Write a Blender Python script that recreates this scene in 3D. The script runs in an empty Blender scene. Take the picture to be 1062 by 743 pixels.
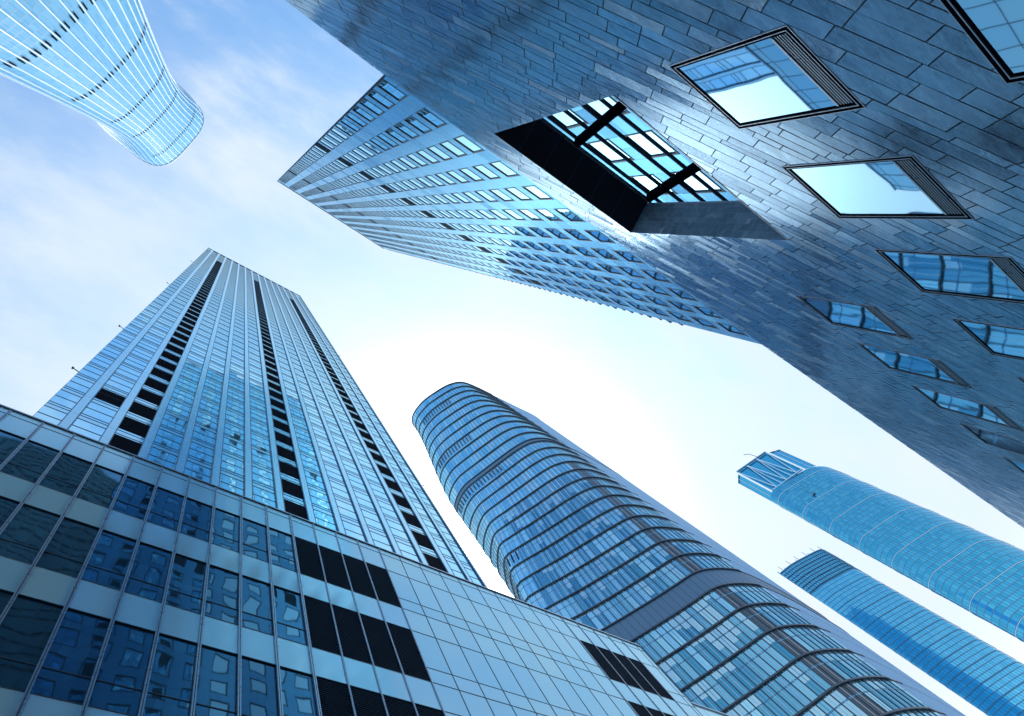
import bpy, math, random
from mathutils import Matrix, Vector
random.seed(7)
SC = bpy.context.scene
COL = SC.collection

# ------------------------------------------------------------------ camera
RX = (0.79497301, 0.44590881, 0.41131892)      # world X in camera axes (right, down, forward)
RY = (-0.48709098, 0.8733348, -0.00535715)
RZ = (-0.36160793, -0.19609095, 0.91147575)
right = Vector((RX[0], RY[0], RZ[0])); down = Vector((RX[1], RY[1], RZ[1])); fwd = Vector((RX[2], RY[2], RZ[2]))
CAMZ = 1.6
cam_d = bpy.data.cameras.new('camera'); cam = bpy.data.objects.new('camera', cam_d); COL.objects.link(cam)
M = Matrix(((right.x, -down.x, -fwd.x, 0), (right.y, -down.y, -fwd.y, 0), (right.z, -down.z, -fwd.z, CAMZ), (0, 0, 0, 1)))
cam.matrix_world = M
cam_d.sensor_fit = 'HORIZONTAL'; cam_d.sensor_width = 36; cam_d.lens = 699.09 / 1062 * 36
cam_d.clip_start = 0.1; cam_d.clip_end = 6000
SC.camera = cam

# ------------------------------------------------------------------ light
SUN = Vector((0.4672, 0.2591, 0.8454)).normalized()
sun_el = math.asin(SUN.z); sun_az = math.atan2(SUN.x, SUN.y)
world = bpy.data.worlds.new('World'); SC.world = world; world.use_nodes = True
nt = world.node_tree; nt.nodes.clear()

class NT:
    """small node helper"""
    def __init__(s, t): s.t = t
    def n(s, kind, **kw):
        x = s.t.nodes.new(kind)
        for k, v in kw.items(): setattr(x, k, v)
        return x
    def link(s, a, b): s.t.links.new(a, b)
    def put(s, sock, v):
        if isinstance(v, bpy.types.NodeSocket): s.link(v, sock)
        elif v is not None: sock.default_value = v
    def math(s, op, a, b=None, c=None, clamp=False):
        x = s.n('ShaderNodeMath', operation=op, use_clamp=clamp)
        s.put(x.inputs[0], a)
        if b is not None: s.put(x.inputs[1], b)
        if c is not None: s.put(x.inputs[2], c)
        return x.outputs[0]
    def vm(s, op, a, b=None, scale=None):
        x = s.n('ShaderNodeVectorMath', operation=op)
        s.put(x.inputs[0], a)
        if b is not None: s.put(x.inputs[1], b)
        if scale is not None: s.put(x.inputs['Scale'], scale)
        return x.outputs['Value'] if op in ('DOT_PRODUCT', 'LENGTH') else x.outputs[0]
    def mix(s, f, a, b, blend='MIX'):
        x = s.n('ShaderNodeMix', data_type='RGBA', blend_type=blend)
        s.put(x.inputs[0], f); s.put(x.inputs[6], a); s.put(x.inputs[7], b)
        return x.outputs[2]
    def noise(s, vec, scale, detail=2.0, rough=0.5, out='Fac'):
        x = s.n('ShaderNodeTexNoise'); s.put(x.inputs['Vector'], vec)
        x.inputs['Scale'].default_value = scale; x.inputs['Detail'].default_value = detail; x.inputs['Roughness'].default_value = rough
        return x.outputs[out]
    def ramp(s, v, a, b, lo=0.0, hi=1.0):
        x = s.n('ShaderNodeMapRange', interpolation_type='SMOOTHSTEP'); s.put(x.inputs[0], v)
        for i, q in enumerate((a, b, lo, hi)): x.inputs[i + 1].default_value = q
        return x.outputs[0]

def rgb(r, g, b): return (r, g, b, 1.0)

W = NT(nt)
sky = W.n('ShaderNodeTexSky', sky_type='NISHITA')
sky.sun_disc = False; sky.sun_elevation = sun_el; sky.sun_rotation = sun_az
sky.air_density = 1.0; sky.dust_density = 1.6; sky.ozone_density = 1.5; sky.altitude = 0
geo = W.n('ShaderNodeNewGeometry')
vdir = W.vm('SCALE', geo.outputs['Incoming'], scale=-1.0)
dot = W.vm('DOT_PRODUCT', vdir, tuple(SUN))
dotc = W.math('MAXIMUM', dot, 0.0)
mid = W.math('POWER', dotc, 62.0)
tight = W.math('POWER', dotc, 1500.0)
disc = W.ramp(dot, math.cos(math.radians(0.75)), math.cos(math.radians(0.4)))
sep = W.n('ShaderNodeSeparateXYZ'); W.link(vdir, sep.inputs[0])
# thin veil of cloud, laid out on the sky dome
zz = W.math('MAXIMUM', sep.outputs[2], 0.08)
comb = W.n('ShaderNodeCombineXYZ')
W.link(W.math('DIVIDE', sep.outputs[0], zz), comb.inputs[0]); W.link(W.math('DIVIDE', sep.outputs[1], zz), comb.inputs[1])
mp = W.n('ShaderNodeMapping'); W.link(comb.outputs[0], mp.inputs[0]); mp.inputs['Scale'].default_value = (1.0, 2.3, 1.0); mp.inputs['Rotation'].default_value = (0, 0, 0.5)
cl = W.noise(mp.outputs[0], 3.4, 8.0, 0.6)
cloud = W.ramp(cl, 0.42, 0.74)
cl2 = W.ramp(W.noise(mp.outputs[0], 1.1, 4.0, 0.5), 0.38, 0.68)
cloud = W.math('MULTIPLY', cloud, cl2)
# milky side of the sky: thin high veil towards the sun side, clear blue opposite
AX = Vector((.40, .50, .77)).normalized()
veil = W.math('ADD', W.vm('DOT_PRODUCT', vdir, tuple(AX)), W.math('MULTIPLY', W.math('SUBTRACT', 1.0, zz), 0.16))
veil = W.ramp(W.math('ADD', veil, W.math('MULTIPLY', W.math('SUBTRACT', cl, 0.5), 0.42)), 0.47, 0.97, 0.12, 0.93)
skyc = W.mix(1.0, sky.outputs[0], rgb(0.50, 1.20, 1.60), 'MULTIPLY')
WHITE = rgb(4.65, 5.15, 5.55)
hor = W.ramp(sep.outputs[2], 0.95, 0.35, 0.0, 0.95)
skyc = W.mix(hor, skyc, WHITE)
skyc = W.mix(veil, skyc, WHITE)
skyc = W.mix(W.math('MULTIPLY', cloud, 0.75), skyc, WHITE)
skyc = W.vm('SCALE', skyc, scale=W.ramp(sep.outputs[2], 0.50, 0.12, 1.0, 2.2))   # bright haze low on the horizon
glow = W.vm('SCALE', (20.0, 20.0, 19.6), scale=mid)
glow = W.vm('ADD', glow, W.vm('SCALE', (90.0, 90.0, 88.0), scale=tight))
glow = W.vm('ADD', glow, W.vm('SCALE', (600.0, 590.0, 570.0), scale=disc))
tot = W.vm('ADD', skyc, glow)
bg = W.n('ShaderNodeBackground'); W.link(tot, bg.inputs[0]); bg.inputs[1].default_value = 0.10
wo = W.n('ShaderNodeOutputWorld'); W.link(bg.outputs[0], wo.inputs[0])

sd = bpy.data.lights.new('sun', 'SUN'); sd.energy = 2.2; sd.angle = math.radians(0.53); sd.color = (1.0, 0.96, 0.9)
so = bpy.data.objects.new('sun', sd); COL.objects.link(so)
so.rotation_euler = SUN.to_track_quat('Z', 'Y').to_euler(); so.location = (0, 0, 300)

vs = SC.view_settings
SC.display_settings.display_device = 'sRGB'
vs.view_transform = 'Standard'; vs.look = 'None'; vs.gamma = 1.0; vs.use_curve_mapping = False
vs.exposure = 0.90
SC.cycles.max_bounces = 8; SC.cycles.glossy_bounces = 5; SC.cycles.transmission_bounces = 4
SC.cycles.sample_clamp_indirect = 6.0; SC.cycles.caustics_reflective = False; SC.cycles.caustics_refractive = False
SC.cycles.use_denoising = True

# ------------------------------------------------------------------ materials
def mat(name):
    m = bpy.data.materials.new(name); m.use_nodes = True; m.node_tree.nodes.clear()
    N = NT(m.node_tree); out = N.n('ShaderNodeOutputMaterial'); p = N.n('ShaderNodeBsdfPrincipled'); N.link(p.outputs[0], out.inputs[0])
    return m, N, p

def plain(name, c, rough=0.5, metal=0.0, var=0.12, scale=1.5, spec=0.5):
    m, N, p = mat(name)
    tc = N.n('ShaderNodeTexCoord')
    f = N.noise(tc.outputs['Object'], scale, 5.0, 0.6)
    a = tuple(max(0, q * (1 - var)) for q in c) + (1,); b = tuple(q * (1 + var) for q in c) + (1,)
    N.link(N.mix(f, a, b), p.inputs['Base Color'])
    N.link(N.math('MULTIPLY_ADD', f, 0.15, rough - 0.07), p.inputs['Roughness'])
    p.inputs['Metallic'].default_value = metal; p.inputs['Specular IOR Level'].default_value = spec
    return m

def glass(name, c1, c2, metal=0.5, rough=0.04, tilt=0.01, wave=0.01, wscale=0.25, ior=1.5, spec=0.5, blind=None, bfrac=0.0, bias=1.0):
    """coated glazing: UV counts panes (u) and floors (v); every pane hangs a hair out of true"""
    m, N, p = mat(name)
    uv = N.n('ShaderNodeUVMap'); tc = N.n('ShaderNodeTexCoord'); g = N.n('ShaderNodeNewGeometry')
    cell = N.vm('FLOOR', uv.outputs[0])
    wn = N.n('ShaderNodeTexWhiteNoise', noise_dimensions='3D'); N.link(cell, wn.inputs['Vector'])
    rnd = wn.outputs['Value']
    col = N.mix(N.math('POWER', rnd, bias), c1 + (1,), c2 + (1,))
    if blind:
        wn2 = N.n('ShaderNodeTexWhiteNoise', noise_dimensions='3D')
        N.link(N.vm('ADD', cell, (31.7, 11.3, 5.1)), wn2.inputs['Vector'])
        sp = N.n('ShaderNodeSeparateXYZ'); N.link(N.vm('FRACTION', uv.outputs[0]), sp.inputs[0])
        # a blind drawn some way down inside the pane
        drawn = N.math('GREATER_THAN', sp.outputs[1], wn2.outputs['Value'])
        has = N.math('LESS_THAN', rnd, bfrac)
        f = N.math('MULTIPLY', N.math('MULTIPLY', drawn, has), 0.75)
        col = N.mix(f, col, blind + (1,))
    N.link(col, p.inputs['Base Color'])
    d1 = N.vm('SCALE', N.vm('SUBTRACT', wn.outputs['Color'], (0.5, 0.5, 0.5)), scale=tilt)
    off = N.vm('ADD', tc.outputs['Object'], N.vm('SCALE', wn.outputs['Color'], scale=40.0))
    d2 = N.vm('SCALE', N.vm('SUBTRACT', N.noise(off, wscale, 1.5, 0.5, 'Color'), (0.5, 0.5, 0.5)), scale=wave)
    nn = N.vm('NORMALIZE', N.vm('ADD', g.outputs['Normal'], N.vm('ADD', d1, d2)))
    N.link(nn, p.inputs['Normal'])
    p.inputs['Metallic'].default_value = metal; p.inputs['Roughness'].default_value = rough
    p.inputs['IOR'].default_value = ior; p.inputs['Specular IOR Level'].default_value = spec
    p.inputs['Specular Tint'].default_value = (.62, .88, 1, 1)
    return m

def stone_mat(name, c1, c2, rough=0.14, ior=1.55, vein=0.5, tint=(.45, .75, 1.0), metal=0.0):
    # metal: share of mirror-like polish whose reflection takes the colour of the stone
    m, N, p = mat(name)
    uv = N.n('ShaderNodeUVMap'); tc = N.n('ShaderNodeTexCoord')
    wn = N.n('ShaderNodeTexWhiteNoise', noise_dimensions='2D'); N.link(uv.outputs[0], wn.inputs['Vector'])
    rnd = wn.outputs['Value']
    off = N.vm('ADD', tc.outputs['Object'], N.vm('SCALE', wn.outputs['Color'], scale=30.0))
    mp = N.n('ShaderNodeMapping'); N.link(off, mp.inputs[0]); mp.inputs['Rotation'].default_value = (0, math.radians(33), 0); mp.inputs['Scale'].default_value = (0.55, 1.0, 1.6)
    big = N.noise(mp.outputs[0], 1.7, 6.0, 0.62)
    fine = N.noise(mp.outputs[0], 9.0, 8.0, 0.7)
    grain = N.noise(tc.outputs['Object'], 120.0, 2.0, 0.6)
    base = N.mix(N.math('POWER', rnd, 1.4), c1 + (1,), c2 + (1,))
    v = N.ramp(N.math('MULTIPLY_ADD', fine, 0.5, N.math('MULTIPLY', big, 0.5)), 0.36, 0.66)
    f = N.math('MULTIPLY', v, vein)
    col = N.mix(f, N.mix(0.5, base, tuple(q * 0.45 for q in c1) + (1,)), N.mix(0.5, base, tuple(min(1, q * 1.5) for q in c2) + (1,)))
    col = N.mix(N.math('MULTIPLY', grain, 0.25), col, tuple(q * 1.2 for q in c2) + (1,))
    # pale scratches and mineral lines
    vo = N.n('ShaderNodeTexVoronoi', feature='DISTANCE_TO_EDGE'); N.link(N.vm('ADD', mp.outputs[0], N.vm('SCALE', N.noise(mp.outputs[0], 3.0, 4.0, 0.6, 'Color'), scale=0.9)), vo.inputs['Vector']); vo.inputs['Scale'].default_value = 1.5
    line = N.math('MULTIPLY', N.ramp(vo.outputs[0], 0.03, 0.0), N.ramp(big, 0.45, 0.6))
    col = N.mix(N.math('MULTIPLY', line, 0.35), col, tuple(min(1, q * 2.6) for q in c2) + (1,))
    N.link(col, p.inputs['Base Color'])
    # some slabs honed, some polished
    wn2 = N.n('ShaderNodeTexWhiteNoise', noise_dimensions='2D'); N.link(N.vm('ADD', uv.outputs[0], (3.3, 7.7, 0)), wn2.inputs['Vector'])
    r = N.math('MULTIPLY_ADD', N.math('POWER', wn2.outputs['Value'], 5.0), 0.22, rough)
    r = N.math('MULTIPLY_ADD', v, 0.07, r)
    N.link(r, p.inputs['Roughness'])
    p.inputs['IOR'].default_value = ior; p.inputs['Specular Tint'].default_value = tint + (1,); p.inputs['Metallic'].default_value = metal
    bp = N.n('ShaderNodeBump'); bp.inputs['Strength'].default_value = 0.10; bp.inputs['Distance'].default_value = 0.01
    N.link(fine, bp.inputs['Height']); N.link(bp.outputs[0], p.inputs['Normal'])
    return m

MT = {}
MT['stone'] = stone_mat('dark polished stone', (0.008, 0.042, 0.125), (0.25, 0.44, 0.64), rough=0.06, ior=3.0, vein=0.95, tint=(.68, .88, 1.0), metal=0.45)
MT['reveal_stone'] = stone_mat('dark matt stone', (0.012, 0.045, 0.11), (0.22, 0.38, 0.55), rough=0.3, vein=1.0)
MT['joint'] = plain('joint mortar', (0.34, 0.50, 0.66), 0.9, var=0.3)
MT['soffit'] = plain('black soffit panel', (0.016, 0.022, 0.040), 0.45, var=0.5, scale=4)
MT['black'] = plain('black metal', (0.006, 0.008, 0.016), 0.8, spec=0.0)
MT['alu'] = plain('pale aluminium', (0.42, 0.50, 0.60), 0.28, metal=0.7)
MT['steel'] = plain('grey blue steel', (0.12, 0.17, 0.24), 0.35, metal=0.5)
MT['stone_glass'] = glass('teal window glass', (0.40, 0.64, 0.82), (0.44, 0.68, 0.85), metal=0.97, rough=0.02, tilt=0.012, wave=0.012, wscale=0.6, ior=1.6)
MT['sky_glass'] = glass('clear canopy glass', (0.4, 0.5, 0.6), (0.4, 0.5, 0.6), metal=0.0)
MT['wall5'] = stone_mat('pale honed stone', (0.20, 0.56, 0.94), (0.25, 0.62, 0.98), rough=0.16, ior=1.6, vein=0.2, tint=(.38, .8, 1.0), metal=0.6)
MT['glass5'] = glass('tall tower window glass', (0.44, 0.72, 0.90), (0.52, 0.78, 0.94), metal=0.95, rough=0.02, tilt=0.012, wave=0.01, wscale=0.8, ior=1.7)
MT['frame5'] = plain('dark navy window frame', (0.012, 0.03, 0.055), 0.4)
MT['louver5'] = plain('deep blue louver', (0.015, 0.035, 0.06), 0.5)
MT['glass1'] = glass('mirror curtain glass', (0.64, 0.92, 1.0), (0.76, 0.96, 1.0), metal=0.96, rough=0.03, tilt=0.006, wave=0.014, wscale=0.3)
MT['span1'] = glass('pale spandrel glass', (0.70, 0.92, 0.98), (0.76, 0.95, 0.99), metal=0.85, rough=0.10, tilt=0.004, wave=0.006)
MT['pil1'] = glass('pale pilaster cladding', (0.72, 0.93, 0.99), (0.76, 0.95, 1.0), metal=0.8, rough=0.16, tilt=0.003, wave=0.004)
MT['dkline'] = plain('dark gasket', (0.02, 0.05, 0.09), 0.5)
MT['line1'] = plain('blue grey transom', (0.15, 0.32, 0.50), 0.4)
MT['louver1'] = plain('black louver blade', (0.010, 0.013, 0.028), 0.6, spec=0.1)
MT['pod_glass'] = glass('dark podium glass', (0.03, 0.11, 0.20), (0.07, 0.21, 0.32), metal=0.7, rough=0.02, tilt=0.014, wave=0.020, wscale=0.4, ior=1.9, spec=0.8)
MT['pod_panel'] = glass('pale blue podium panel', (0.48, 0.84, 1.0), (0.58, 0.90, 1.0), metal=0.36, rough=0.10, tilt=0.010, wave=0.008, wscale=0.3)
MT['glass2'] = glass('round tower glass', (0.18, 0.60, 0.84), (0.42, 0.80, 0.94), metal=0.85, rough=0.05, tilt=0.05, wave=0.03, wscale=0.15, blind=(0.52, 0.78, 0.88), bfrac=0.45)
MT['glass2b'] = glass('dark reflection glass', (0.05, 0.27, 0.44), (0.34, 0.72, 0.90), metal=0.85, rough=0.05, tilt=0.09, wave=0.06, wscale=0.15, blind=(0.45, 0.72, 0.84), bfrac=0.4, bias=1.8)  # dark reflections of the lower floors put into the glass colour
MT['ledge2'] = plain('dark sun shade ledge', (0.025, 0.05, 0.085), 0.35)
MT['belt2'] = plain('slate belt panel', (0.07, 0.15, 0.26), 0.5, var=0.25, spec=0.2)
MT['clad2'] = plain('blue grey cladding', (0.14, 0.32, 0.56), 0.5, var=0.1, spec=0.15)
MT['glass3'] = glass('deep blue tower glass', (0.035, 0.34, 0.58), (0.075, 0.44, 0.69), metal=0.85, rough=0.07, tilt=0.03, wave=0.05, wscale=0.05)
MT['band3'] = plain('pale floor band', (0.42, 0.60, 0.75), 0.35, metal=0.3)
MT['line3'] = plain('blue mullion', (0.06, 0.22, 0.38), 0.4, metal=0.3)
MT['glass4'] = glass('azure tower glass', (0.08, 0.44, 0.74), (0.12, 0.52, 0.82), metal=0.8, rough=0.1, tilt=0.02, wave=0.02)
MT['glassL'] = glass('pale blue tower glass', (0.13, 0.36, 0.58), (0.17, 0.42, 0.64), metal=0.0, rough=0.5, spec=0.0, tilt=0.01, wave=0.01)
MT['white'] = plain('white painted metal', (0.62, 0.72, 0.80), 0.6, spec=0.2)
MT['dark6'] = glass('reflection tower glass', (0.012, 0.05, 0.08), (0.03, 0.10, 0.15), metal=0.5, rough=0.15, tilt=0.02, wave=0.02)
MT['roof'] = plain('roof gravel', (0.25, 0.26, 0.28), 0.9)

# thin clear glass
def clear_glass():
    m = bpy.data.materials.new('thin clear glass'); m.use_nodes = True; m.node_tree.nodes.clear()
    N = NT(m.node_tree); o = N.n('ShaderNodeOutputMaterial'); mx = N.n('ShaderNodeMixShader')
    t = N.n('ShaderNodeBsdfTransparent'); t.inputs[0].default_value = (0.86, 0.93, 0.97, 1)
    g = N.n('ShaderNodeBsdfGlossy'); g.inputs['Roughness'].default_value = 0.02
    f = N.n('ShaderNodeFresnel'); f.inputs[0].default_value = 1.3
    N.link(f.outputs[0], mx.inputs[0]); N.link(t.outputs[0], mx.inputs[1]); N.link(g.outputs[0], mx.inputs[2]); N.link(mx.outputs[0], o.inputs[0])
    return m
MT['clear'] = clear_glass()

# ------------------------------------------------------------------ mesh helpers
class MB:
    def __init__(s): s.v = []; s.f = []; s.uv = []; s.mi = []; s.mats = []
    def mid(s, m):
        if m not in s.mats: s.mats.append(m)
        return s.mats.index(m)
    def poly(s, pts, m, uvs=None):
        i = len(s.v); s.v += [tuple(p) for p in pts]; s.f.append(tuple(range(i, i + len(pts))))
        s.uv += list(uvs) if uvs else [(0.5, 0.5)] * len(pts)
        s.mi.append(s.mid(m))
    def box(s, x0, x1, y0, y1, z0, z1, m, uv=(0.5, 0.5)):
        P = [(x0, y0, z0), (x1, y0, z0), (x1, y1, z0), (x0, y1, z0), (x0, y0, z1), (x1, y0, z1), (x1, y1, z1), (x0, y1, z1)]
        for q in ((0, 3, 2, 1), (4, 5, 6, 7), (0, 1, 5, 4), (1, 2, 6, 5), (2, 3, 7, 6), (3, 0, 4, 7)):
            s.poly([P[k] for k in q], m, [uv] * 4)
    def bar(s, a, b, w, m, h=None, up=(0, 0, 1)):
        a = Vector(a); b = Vector(b); d = (b - a)
        if d.length < 1e-6: return
        d.normalize(); u = Vector(up)
        if abs(d.dot(u)) > 0.98: u = Vector((1, 0, 0))
        r = d.cross(u).normalized() * (w / 2); t = r.cross(d).normalized() * ((h or w) / 2)
        A = [a - r - t, a + r - t, a + r + t, a - r + t]; B = [b - r - t, b + r - t, b + r + t, b - r + t]
        for k in range(4): s.poly([A[k], A[(k + 1) % 4], B[(k + 1) % 4], B[k]], m)
        s.poly(A[::-1], m); s.poly(B, m)
    def build(s, name, parent=None, loc=None):
        me = bpy.data.meshes.new(name); me.from_pydata(s.v, [], s.f)
        uvl = me.uv_layers.new(name='UVMap')
        flat = [c for u in s.uv for c in u]; uvl.data.foreach_set('uv', flat)
        for k in s.mats: me.materials.append(MT[k])
        me.polygons.foreach_set('material_index', s.mi); me.update()
        o = bpy.data.objects.new(name, me); COL.objects.link(o)
        if parent: o.parent = parent
        if loc: o.location = loc
        return o

def empty(name, loc, label, cat, group=None):
    o = bpy.data.objects.new(name, None); COL.objects.link(o); o.location = loc; o.empty_display_size = 1
    o['label'] = label; o['category'] = cat
    if group: o['group'] = group
    return o

def put(o, loc):
    o.location = loc; return o

def copy(o, parent, loc, children=True):
    c = o.copy(); COL.objects.link(c); c.parent = parent; c.location = loc
    if children:
        for ch in list(o.children):
            d = ch.copy(); COL.objects.link(d); d.parent = c
    return c

def proj(p):
    v = Vector(p) - Vector((0, 0, CAMZ)); z = v.dot(fwd)
    if z <= 0.01: return None
    return (531 + 699.09 * v.dot(right) / z, 371.5 + 699.09 * v.dot(down) / z)

def area(pts):
    q = [proj(p) for p in pts]
    if any(k is None for k in q): return 0
    if all(k[0] < 0 or k[0] > 1062 or k[1] < 0 or k[1] > 743 for k in q): return 0
    return abs(sum(q[i][0] * q[(i + 1) % len(q)][1] - q[(i + 1) % len(q)][0] * q[i][1] for i in range(len(q)))) / 2

# ------------------------------------------------------------------ ground
def structure(o): o['kind'] = 'structure'; return o
MT['ground'] = plain('paving', (0.22, 0.23, 0.25), 0.8, scale=0.5)
MT['asphalt'] = plain('asphalt', (0.05, 0.05, 0.055), 0.85, scale=2)
g = MB(); g.poly([(-3000, -3000, 0), (3000, -3000, 0), (3000, 3000, 0), (-3000, 3000, 0)], 'ground'); structure(g.build('ground'))
g = MB(); g.poly([(-600, 6, 0.004), (600, 6, 0.004), (600, 15, 0.004), (-600, 15, 0.004)], 'asphalt'); structure(g.build('road'))
g = MB(); g.box(-600, 600, 15, 19.9, 0, 0.14, 'ground'); structure(g.build('pavement'))

# ------------------------------------------------------------------ stone screen building (right)
D = 7.8
F = D / 5.0
def sx(a): return a * D
def sz(a): return a * D + CAMZ
WX0, WX1 = -10.0, 80.0
TOPS = [(WX0, sz(3.72)), (sx(-.31), sz(3.735)), (sx(.26), sz(3.80)), (sx(1.5), sz(3.84)), (sx(3.27), sz(3.846)), (sx(7.3), sz(3.80)), (WX1, sz(3.76))]
def top_at(x):
    for (a, za), (b, zb) in zip(TOPS, TOPS[1:]):
        if x <= b: return za + (zb - za) * (x - a) / (b - a)
    return TOPS[-1][1]
stone = empty('stone_building', (20, -5.5, 0), 'dark polished stone building with slanting slab joints and large deep rectangular windows', 'building')
OX, OY = 20, -5.5
def P(o): o.parent = stone; o.location = (-OX, -OY, 0); return o   # parts modelled in world coordinates

holes = []      # (x0,x1,z0,z1)
OP = (sx(.853), sx(1.845), sz(2.235), sz(3.485))
holes.append(OP)
wins = []
WP, WW = .533, .322
for j, (z0, z1) in enumerate(((.53, 1.01), (1.355, 1.835), (2.19, 2.665))):
    for k in range(0, 22):
        x0 = .81 + WP * k
        if j == 2 and x0 < 2.35: continue
        if j == 0 and False: continue
        w = (sx(x0), sx(x0 + WW), sz(z0), sz(z1))
        if w[1] > WX1 - 1: continue
        wins.append(w); holes.append(w)

def clip(poly, a, b, c, keep_less=True):
    """convex clip: keep points with a*x+b*z <= c (or >=)"""
    out = []; n = len(poly)
    for i in range(n):
        p, q = poly[i], poly[(i + 1) % n]
        dp = a * p[0] + b * p[1] - c; dq = a * q[0] + b * q[1] - c
        if not keep_less: dp, dq = -dp, -dq
        if dp <= 0: out.append(p)
        if (dp < 0 < dq) or (dq < 0 < dp):
            t = dp / (dp - dq); out.append((p[0] + (q[0] - p[0]) * t, p[1] + (q[1] - p[1]) * t))
    return out if len(out) >= 3 else []

def subtract(polys, h):
    x0, x1, z0, z1 = h; res = []
    for p in polys:
        xs = [q[0] for q in p]; zs = [q[1] for q in p]
        if max(xs) <= x0 or min(xs) >= x1 or max(zs) <= z0 or min(zs) >= z1: res.append(p); continue
        l = clip(p, 1, 0, x0, True); r = clip(p, 1, 0, x1, False); m = clip(clip(p, 1, 0, x0, False), 1, 0, x1, True) if p else []
        if l: res.append(l)
        if r: res.append(r)
        if m:
            b = clip(m, 0, 1, z0, True); t = clip(m, 0, 1, z1, False)
            if b: res.append(b)
            if t: res.append(t)
    return res

th = math.radians(-32.5); tj = math.radians(62)
U = (math.cos(th), math.sin(th)); V = (math.cos(tj), math.sin(tj))
slabs = MB(); rnd = random.Random(3)
# lattice coordinates: p = a U + b V
det = U[0] * V[1] - U[1] * V[0]
def ab(x, z): return ((x * V[1] - z * V[0]) / det, (U[0] * z - U[1] * x) / det)
cs = [ab(x, z) for x in (WX0, WX1) for z in (0, 40)]
a0, a1 = min(c[0] for c in cs), max(c[0] for c in cs); b0, b1 = min(c[1] for c in cs), max(c[1] for c in cs)
b = b0; G = 0.009 * F
while b < b1:
    hgt = .66 * F * rnd.choice((.24, .26, .40, .48, .50, .52, .34))
    a = a0 - rnd.random() * 3
    while a < a1:
        ln = .62 * F * rnd.uniform(.75, 1.75)
        q = [(a + G, b + G), (a + ln - G, b + G), (a + ln - G, b + hgt - G), (a + G, b + hgt - G)]
        poly = [(u * U[0] + v * V[0], u * U[1] + v * V[1]) for u, v in q]
        a += ln
        xs = [p[0] for p in poly]; zs = [p[1] for p in poly]
        if max(xs) < WX0 or min(xs) > WX1 or max(zs) < 0.2 or min(zs) > 40: continue
        xc = sum(xs) / 4; zc = sum(zs) / 4
        polys = [poly]
        for args in ((1, 0, WX0, False), (1, 0, WX1, True), (0, 1, 0.2, False)):
            polys = [z for z in (clip(p, *args) for p in polys) if z]
        # roof line (piecewise nearly level)
        t1 = top_at(xc - .8); t2 = top_at(xc + .8); sl = (t2 - t1) / 1.6; tm = top_at(min(max(xc, WX0), WX1))
        polys = [z for z in (clip(p, -sl, 1, tm - sl * xc, True) for p in polys) if z]
        for h in holes:
            if xs and (max(xs) > h[0] and min(xs) < h[1] and max(zs) > h[2] and min(zs) < h[3]): polys = subtract(polys, h)
        if not polys: continue
        tx = rnd.gauss(0, .006); tz = rnd.gauss(0, .006); dy = rnd.uniform(-.003, .003)
        uid = (rnd.random() * 50, rnd.random() * 50)
        for p in polys:
            pts = [(x, -D + dy + tx * (x - xc) + tz * (z - zc), z) for x, z in p]
            slabs.poly(pts[::-1], 'stone', [uid] * len(pts))
    b += hgt
P(slabs.build('stone_cladding'))
# backing wall with the same openings, thickness, top and ends
bk = MB()
xs = sorted(set([WX0, WX1] + [t[0] for t in TOPS] + [h[0] for h in holes] + [h[1] for h in holes]))
zs = sorted(set([0.0] + [h[2] for h in holes] + [h[3] for h in holes]))
TH = 0.19 * D
for xa, xb in zip(xs, xs[1:]):
    xm = (xa + xb) / 2
    for i, za in enumerate(zs):
        zb = zs[i + 1] if i + 1 < len(zs) else None
        zm = (za + zb) / 2 if zb else za + .01
        if any(h[0] < xm < h[1] and h[2] < zm < h[3] for h in holes): continue
        ta, tb_ = (zb, zb) if zb else (top_at(xa), top_at(xb))
        bk.poly([(xa, -D - .05, za), (xa, -D - .05, ta), (xb, -D - .05, tb_), (xb, -D - .05, za)], 'joint')
        bk.poly([(xa, -D - TH, za), (xb, -D - TH, za), (xb, -D - TH, tb_), (xa, -D - TH, ta)], 'reveal_stone')
    bk.poly([(xa, -D - .05, top_at(xa)), (xa, -D - TH, top_at(xa)), (xb, -D - TH, top_at(xb)), (xb, -D - .05, top_at(xb))], 'alu')
for x in (WX0, WX1):
    bk.poly([(x, -D - .05, 0), (x, -D - TH, 0), (x, -D - TH, top_at(x)), (x, -D - .05, top_at(x))], 'reveal_stone')
P(bk.build('core_wall'))
# big opening: soffit, side reveals, sill
o = MB(); x0, x1, z0, z1 = OP
o.box(x0 - .02, x1 + .02, -D - .225 * D, -D + .004, z1 - .004, z1 + .02, 'soffit')
for k in range(1, 6):
    xs_ = x0 + (x1 - x0) * k / 6; o.box(xs_ - .012, xs_ + .012, -D - .2 * D, -D, z1 - .012, z1 - .004, 'belt2')
P(o.build('opening_soffit'))
for x, s in ((x0, 1), (x1, -1)):
    o = MB(); r2 = random.Random(5)
    zz_ = z0
    y = 0.0
    while y < .19 * D:                                            # slabs standing on the slant
        wy = F * r2.uniform(.14, .2)
        zc = z0
        while zc < z1:
            hz = F * r2.uniform(.5, 1.1); zt = min(z1 - .006, zc + hz)
            ya = -D - y; yb = -D - min(.19 * D, y + wy)
            tl = r2.gauss(0, .006)
            o.poly([(x, ya - .004, zc + .004), (x + tl, ya - .004, zt - .004), (x + tl, yb + .004, zt - .004), (x, yb + .004, zc + .004)][::s], 'reveal_stone', [(r2.random() * 9, r2.random() * 9)] * 4)
            zc = zt + .001 if zt < z1 - .01 else z1
        y += wy
    o.poly([(x - s * .012, -D, z0), (x - s * .012, -D, z1), (x - s * .012, -D - .2 * D, z1), (x - s * .012, -D - .2 * D, z0)], 'joint')
    P(o.build('opening_reveal'))
o = MB()
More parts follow.
